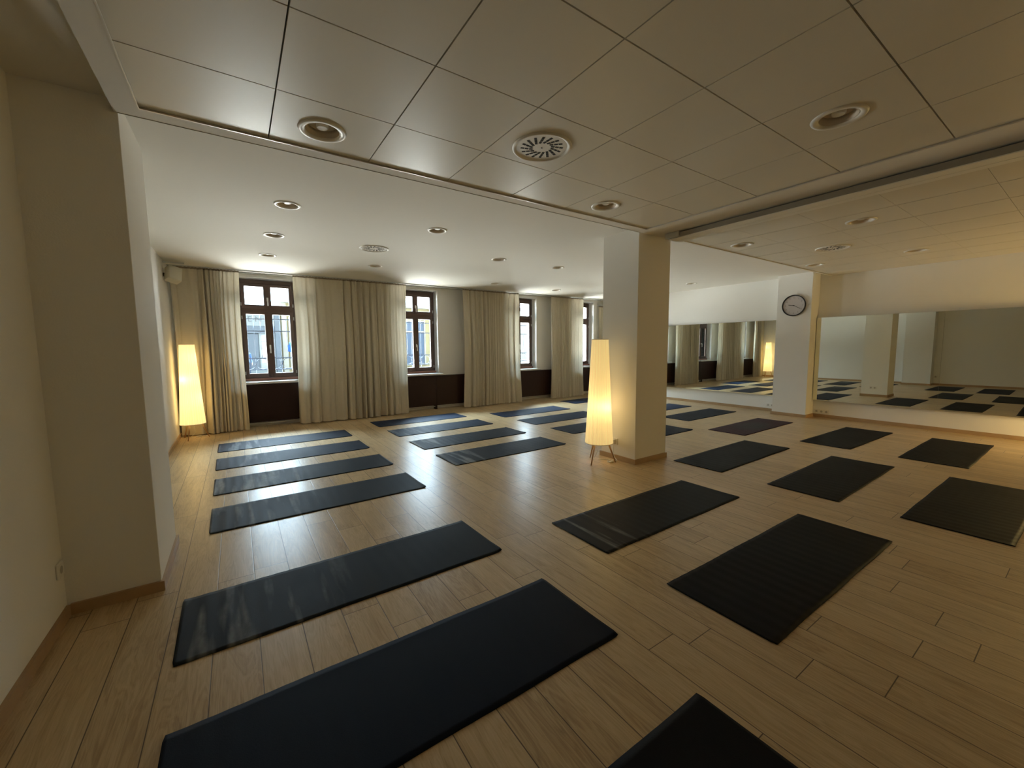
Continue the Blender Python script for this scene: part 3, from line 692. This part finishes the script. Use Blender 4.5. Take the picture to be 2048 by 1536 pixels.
# ------------------------------------------------------------------ yoga mats
def yoga_mesh(seed, wave=0.0009, curl=0.012, cx=1):
    """A 183 x 61.5 cm mat, 5 mm thick, with roll-memory ripples and a slightly lifted end."""
    rnd = random.Random(seed); L2, W2, T = 0.915, 0.3075, 0.005
    nx, ny = 122, 20; k1, k2 = rnd.random() * 6, rnd.random() * 6
    def z(x, y):
        u = (x + L2) / (2 * L2)
        v = wave * (1 + math.sin(x * 68 + k1 + 0.6 * math.sin(3 * y + k2))) * (0.35 + 0.65 * max(0, 1 - 1.3 * u))
        e1 = max(0, (x - (L2 - 0.05)) / 0.05); e0 = max(0, (-x - (L2 - 0.035)) / 0.035)
        cor = max(0, (-y - (W2 - 0.16)) / 0.16)
        v += curl * e1 ** 2 * (0.35 + 0.65 * cor) * cx + 0.25 * curl * e0 ** 2
        v += 0.002 * max(0, math.sin(x * 2.1 + k2)) * max(0, (y - W2 + 0.05) / 0.05)
        return v
    bm = bmesh.new(); top = []; bot = []
    for i in range(nx + 1):
        x = -L2 + 2 * L2 * i / nx; tr = []; br = []
        for j in range(ny + 1):
            y = -W2 + 2 * W2 * j / ny; zz = z(x, y)
            ex = 0.0016 * math.sin(x * 9 + k1) * (y / W2); q = 0.0025
            # soft corners
            rx = 0.006 * max(0, abs(y) / W2 - 0.97) / 0.03 * (1 if i in (0, nx) else 0)
            xx = x - math.copysign(rx, x)
            tr.append(bm.verts.new((xx, y + ex, T + zz))); br.append(bm.verts.new((xx, y + ex, zz * 0.98 + 0.0004)))
        top.append(tr); bot.append(br)
    for i in range(nx):
        for j in range(ny):
            f = bm.faces.new((top[i][j], top[i + 1][j], top[i + 1][j + 1], top[i][j + 1])); f.smooth = True
            f = bm.faces.new((bot[i][j], bot[i][j + 1], bot[i + 1][j + 1], bot[i + 1][j])); f.smooth = True
    for i in range(nx):
        bm.faces.new((bot[i][0], bot[i + 1][0], top[i + 1][0], top[i][0])); bm.faces.new((bot[i + 1][ny], bot[i][ny], top[i][ny], top[i + 1][ny]))
    for j in range(ny):
        bm.faces.new((bot[0][j + 1], bot[0][j], top[0][j], top[0][j + 1])); bm.faces.new((bot[nx][j], bot[nx][j + 1], top[nx][j + 1], top[nx][j]))
    return bm
MATS = [  # x, y, angle, material, ripple, curl, label
 (0.608, 7.304, 0.18, 'v', 1, .6, 'worn blue-grey mat of the left column, closest to the leftmost window'),
 (0.617, 6.282, 0.67, 'v', 1, 1, 'worn grey mat, second from the windows in the left column'),
 (0.633, 5.246, 0.60, 'c', 1, 1, 'streaky grey mat, third from the windows in the left column'),
 (0.647, 4.222, 0.61, 'c', 1, 1.2, 'streaky charcoal mat, fourth from the windows in the left column, right corner lifted'),
 (0.578, 2.649, 0.93, 'c', 1, 1.2, 'worn charcoal mat in the left column, next to the left column base'),
 (0.601, 1.606, 0.12, 'n', .6, .8, 'large plain navy-black mat in the left foreground'),
 (0.607, 0.571, 0.0, 'k', .5, .3, 'black mat cut off by the bottom edge of the photo'),
 (3.009, 7.794, 0.50, 'b', .8, .6, 'dark blue mat closest to the second window'),
 (3.037, 6.781, 0.76, 'v', 1, .8, 'blue-grey mat, second from the windows in the middle column'),
 (3.059, 5.746, 1.30, 'w', 1, 1.2, 'grey mat with chalky worn left end, third in the middle column'),
 (3.072, 4.764, 0.86, 'w', 1, 1.2, 'charcoal mat with chalky left end, left of the pillar lamp'),
 (2.994, 2.204, 0.32, 'w', 1, .6, 'charcoal mat with creased left end, in front of the pillar'),
 (3.012, 1.119, -0.3, 'k', 1.0, .4, 'large rippled black mat in the right foreground'),
 (5.424, 7.258, 0.40, 'b', .8, 1, 'blue mat closest to the third window'),
 (5.450, 6.251, 0.43, 'n', .8, .8, 'blue-grey mat, second from the windows and running behind the pillar lamp'),
 (5.478, 5.236, 0.0, 'n', .8, .8, 'dark mat, third from the windows, its left end showing left of the pillar lamp'),
 (5.505, 4.250, 0.3, 'n', .8, 1.6, 'navy mat mostly hidden behind the pillar, its curled tip showing right of it'),
 (5.427, 2.731, 0.86, 'k', .9, .6, 'black mat with creased left end, right of the pillar base'),
 (5.440, 1.637, 0.82, 'k', .8, .4, 'plain black mat in the centre of the right side, between two others'),
 (5.446, 0.591, -0.24, 'k', .8, .4, 'black mat cut off by the right edge of the photo'),
 (7.950, 7.850, 0.3, 'b', .8, .6, 'blue mat in the far corner near the last window'),
 (7.986, 5.830, 0.14, 'b', .8, .6, 'small-looking blue mat right of the pillar, farthest along the mirror'),
 (8.016, 4.787, 0.76, 'n', .8, .6, 'dark blue mat in front of the first mirror, right of the pillar'),
 (7.580, 3.530, 0.85, 'p', .8, .6, 'plum purple mat with a greyish worn middle, near the clock column'),
 (7.849, 2.225, -0.78, 'k', .8, .6, 'black mat in front of the big mirror, closest to the clock column'),
 (7.858, 1.144, 0.23, 'k', .8, .6, 'black mat in front of the big mirror, nearest the right edge'),
]
for i, (x, y, a, mk, wv, cu, lab) in enumerate(MATS):
    o = obj('yoga_mat', yoga_mesh(100 + i, 0.0009 * wv, 0.010 * cu), YM[mk], loc=(x, y, 0))
    o.rotation_euler = (0, 0, math.radians(a)); tag(o, lab, 'yoga mat', 'yoga mats laid out in rows on the floor')

# ================================================================== THE STREET
YS = 26.0
M_PAVE = mat('street_paving', (0.07, 0.07, 0.075), 0.9, var=0.1)
M_ROOM = mat('own_facade_unseen', (0.09, 0.085, 0.08), 0.9)  # kept dark to cut the light bounced onto the facades opposite
M_SHOP = mat('shopfront_blue_grey', (0.085, 0.105, 0.125), 0.6)
M_SIGN = mat('sign_board', (0.20, 0.225, 0.225), 0.6)
M_SLET = mat('sign_letters', (0.09, 0.10, 0.105), 0.6)
M_SGLASS = mat('shop_window_glass', (0.07, 0.10, 0.15), 0.15)
M_YEL = mat('yellow_facade', (0.36, 0.31, 0.17), 0.9, var=0.06)
M_PALE = mat('pale_facade', (0.75, 0.74, 0.70), 0.9, var=0.05)
M_CREAM = mat('cream_shopfront', (0.42, 0.40, 0.33), 0.8)
st(obj('ground', B(-30, 60, YS - 4, 60, -0.35, -0.15), M_PAVE))
st(obj('wall_outside', B(-8, 20, 9.40, 9.45, 3.0, 18.0), M_ROOM))  # unseen wall, made tall to keep sky light off the facades opposite
sh = empty('shop_building', (-1.5, YS, -0.15)); tag(sh, 'blue-grey shopfront with a pale lettered sign, seen through the leftmost window', 'building')
obj('wall', B(-6.0, 3.6, 0.3, 5, 0, 3.95), M_SIGN, sh)
obj('cornice', B(-6.0, 3.6, -0.35, 0.3, 3.60, 3.95, bev=0.02), M_SIGN, sh)
obj('sign_board', B(-6.0, 3.33, -0.10, 0.3, 2.84, 3.55), M_SIGN, sh)
text_mesh('S C E N A', 0.42, M_SLET, sh, Matrix.Translation((2.25, -0.115, 3.18)) @ Matrix.Rotation(PI / 2, 4, 'X'), 'sign_lettering', 0.01)
obj('lintel', B(-6.0, 3.6, -0.05, 0.3, 2.45, 2.84), M_SHOP, sh)
for k, (a, b_) in enumerate(((3.33, 3.60), (0.2, 0.45), (-3, -2.7))): obj('pier', B(a, b_, -0.18, 0.3, 0, 3.55), M_SHOP, sh)
for k, (a, b_) in enumerate(((0.45, 1.85), (2.55, 3.33), (-2.7, 0.2))):
    f = obj('shop_window', B(a, b_, 0.10, 0.3, 0.5, 2.45), M_SGLASS, sh)
    bm = bmesh.new(); ring_frame(bm, a, b_, 0.45, 2.45, 0.07, 0.07, 0.07, 0.07, 0.02, 0.12)
    for j in range(4): box(bm, a + 0.1, b_ - 0.3, 0.05, 0.09, 0.8 + 0.4 * j, 0.82 + 0.4 * j)
    obj('shop_window_frame', bm, M_SIGN, sh)
obj('stall_riser', B(-2.7, 3.33, 0.0, 0.3, 0, 0.48), M_SIGN, sh)
dr = obj('shop_door', B(1.87, 2.53, 0.05, 0.12, 0.0, 2.42), M_SHOP, sh); obj('door_handle', B(1.93, 1.96, 0.0, 0.05, 0.95, 1.35, bev=0.005), M_HANDLE, dr)
yb = empty('yellow_building', (7.5, YS, -0.15)); tag(yb, 'pale yellow building with a ledge, right of the blue-grey shopfront', 'building')
obj('wall', B(-5.38, 6.0, 0.2, 5, 0, 4.40), M_YEL, yb)
obj('ledge', B(-5.38, 6.0, -0.25, 0.2, 4.15, 4.32, bev=0.02), M_CREAM, yb)
for k in range(5):
    a = -4.9 + 2.2 * k
    f = obj('shop_window', B(a, a + 1.35, 0.12, 0.2, 0.5, 3.3), M_CREAM if k == 0 else M_SGLASS, yb)
    bm = bmesh.new(); ring_frame(bm, a - 0.08, a + 1.43, 0.42, 3.38, 0.09, 0.09, 0.09, 0.09, 0.05, 0.2); box(bm, a, a + 1.35, 0.08, 0.14, 2.6, 2.68); obj('window_surround', bm, M_CREAM, yb)
    obj('pilaster', B(a - 0.42, a - 0.16, 0.06, 0.2, 0, 4.15, bev=0.01), M_CREAM, yb)
pb = empty('pale_building', (25, YS, -0.15)); tag(pb, 'bright pale facade outside the two windows nearest the pillar', 'building')
obj('wall', B(-11.5, 15, 0, 5, 0, 4.6), M_PALE, pb)
for k in range(8): obj('shop_window', B(-10.6 + 3.1 * k, -9.0 + 3.1 * k, -0.02, 0.0, 0.6, 2.9), M_CREAM, pb)
# blue jacket on a display stand in front of the yellow shop
jk = empty('jacket_stand', (2.62, YS - 0.9, -0.15)); tag(jk, 'bright blue jacket on a display stand in front of the yellow building', 'jacket')
M_BLUE = mat('blue_jacket_cloth', (0.035, 0.11, 0.36), 0.8)
bm = bmesh.new(); secs = [(1.42, .22, .12), (1.50, .23, .12), (1.75, .21, .12), (1.90, .21, .11), (1.96, .17, .09), (2.0, .06, .06)]
rings = [[bm.verts.new((a * math.cos(t * PI / 10), b_ * math.sin(t * PI / 10), z)) for t in range(20)] for z, a, b_ in secs]
for a, b_ in zip(rings, rings[1:]):
    for k in range(20): bm.faces.new((a[k], a[(k + 1) % 20], b_[(k + 1) % 20], b_[k])).smooth = True
for s in (-1, 1): tube(bm, [(s * 0.17, 0, 1.92), (s * 0.25, 0.0, 1.75), (s * 0.28, -0.02, 1.45)], 0.065, r2=0.05, seg=10)
obj('jacket', bm, M_BLUE, jk)
bm = bmesh.new(); tube(bm, [(0, 0, 0.02), (0, 0, 1.95)], 0.015); rr = lathe(bm, [(0.22, 0.0), (0.22, 0.02), (0.02, 0.03)], seg=20); obj('stand', bm, M_IRON, jk)
# a passer-by in blue at the left edge of the first window
def person(x, y, rz, label):
    M_SKIN = mat('skin', (0.55, 0.36, 0.27), 0.6); M_HAIR = mat('light_hair', (0.45, 0.36, 0.25), 0.7); M_TOP = mat('blue_top', (0.06, 0.12, 0.28), 0.8); M_TRS = mat('dark_trousers', (0.03, 0.04, 0.07), 0.8)
    r = empty('person', (x, y, -0.15), rz); tag(r, label, 'person')
    J = {'pel': (0, 0, .93, .13), 'wst': (0, 0, 1.08, .115), 'ch': (0, 0, 1.28, .14), 'nk': (0, 0, 1.46, .06), 'hd': (0, -.01, 1.55, .075), 'ht': (0, 0, 1.66, .085)}
    V = [(0, 0, .93), (0, 0, 1.08), (0, 0, 1.28), (0, 0, 1.45), (0, -.015, 1.53), (0, 0, 1.64)]; Rr = [.13, .115, .14, .055, .075, .088]
    Eg = [(0, 1), (1, 2), (2, 3), (3, 4), (4, 5)]
    def chain(root, pts):
        p = root
        for q in pts: V.append(q[:3]); Rr.append(q[3]); Eg.append((p, len(V) - 1)); p = len(V) - 1
    for s in (-1, 1):
        chain(0, [(s * .09, 0, .86, .085), (s * .10, -.03 * s, .48, .055), (s * .10, .04 * s, .08, .038), (s * .10, -.10 + .04 * s, .03, .03)])
        chain(2, [(s * .17, 0, 1.38, .055), (s * .22, .02, 1.12, .042), (s * .20, -.10, .90, .033), (s * .19, -.14, .83, .028)])
    me = bpy.data.meshes.new('body'); me.from_pydata(V, Eg, []); me.update(); o = bpy.data.objects.new('body', me); C.objects.link(o)
    md = o.modifiers.new('s', 'SKIN'); sv = me.skin_vertices[0].data
    for k, rr in enumerate(Rr): sv[k].radius = (rr, rr * (0.8 if k < 3 else 1)); sv[k].use_root = (k == 0)
    o.modifiers.new('d', 'SUBSURF').levels = 2; o.modifiers['d'].render_levels = 2
    bpy.context.view_layer.update()
    m2 = bpy.data.meshes.new_from_object(o.evaluated_get(bpy.context.evaluated_depsgraph_get())); bpy.data.objects.remove(o)
    for m in (M_SKIN, M_TOP, M_TRS): m2.materials.append(m)
    for p in m2.polygons:
        c = p.center; p.use_smooth = True
        p.material_index = 2 if c.z < 0.92 and abs(c.x) < 0.165 else (0 if c.z > 1.44 or (c.z < 0.90 and abs(c.x) > 0.165) else 1)
    b_ = bpy.data.objects.new('body', m2); C.objects.link(b_); b_.parent = r
    bm = bmesh.new(); bmesh.ops.create_uvsphere(bm, u_segments=20, v_segments=14, radius=0.1)
    for v in bm.verts: v.co = Vector((v.co.x * .95, v.co.y * 1.05 + .012, v.co.z * 1.1 + 1.665))
    bmesh.ops.delete(bm, geom=[v for v in bm.verts if v.co.y < -0.045 and v.co.z < 1.70], context='VERTS'); obj('hair', bm, M_HAIR, r, smooth=True)
    bm = bmesh.new(); tube(bm, [(0, -.095, 1.645), (0, -.115, 1.615)], 0.010, r2=0.014, seg=8); obj('nose', bm, M_SKIN, r)
    for s in (-1, 1):
        bm = bmesh.new(); bmesh.ops.create_icosphere(bm, subdivisions=2, radius=0.010)
        for v in bm.verts: v.co += Vector((s * .032, -.083, 1.65))
        obj('eye', bm, M_BLACK, r)
        for k in range(5):
            a = (k - 2) * 0.014; bm = bmesh.new()
            tube(bm, [(s * .19 + a * 0.3, -.14 + a, .83), (s * .19 + a * 0.3, -.15 + a, .79), (s * .185, -.145 + a, .755 + abs(a) * .8)] if k else [(s * .18, -.16, .85), (s * .165, -.185, .81)], 0.009, seg=6); obj('finger', bm, M_SKIN, r)
    return r
person(0.42, YS - 1.2, 0.4, 'fair-haired person in blue walking past the shopfront, behind the leftmost window')
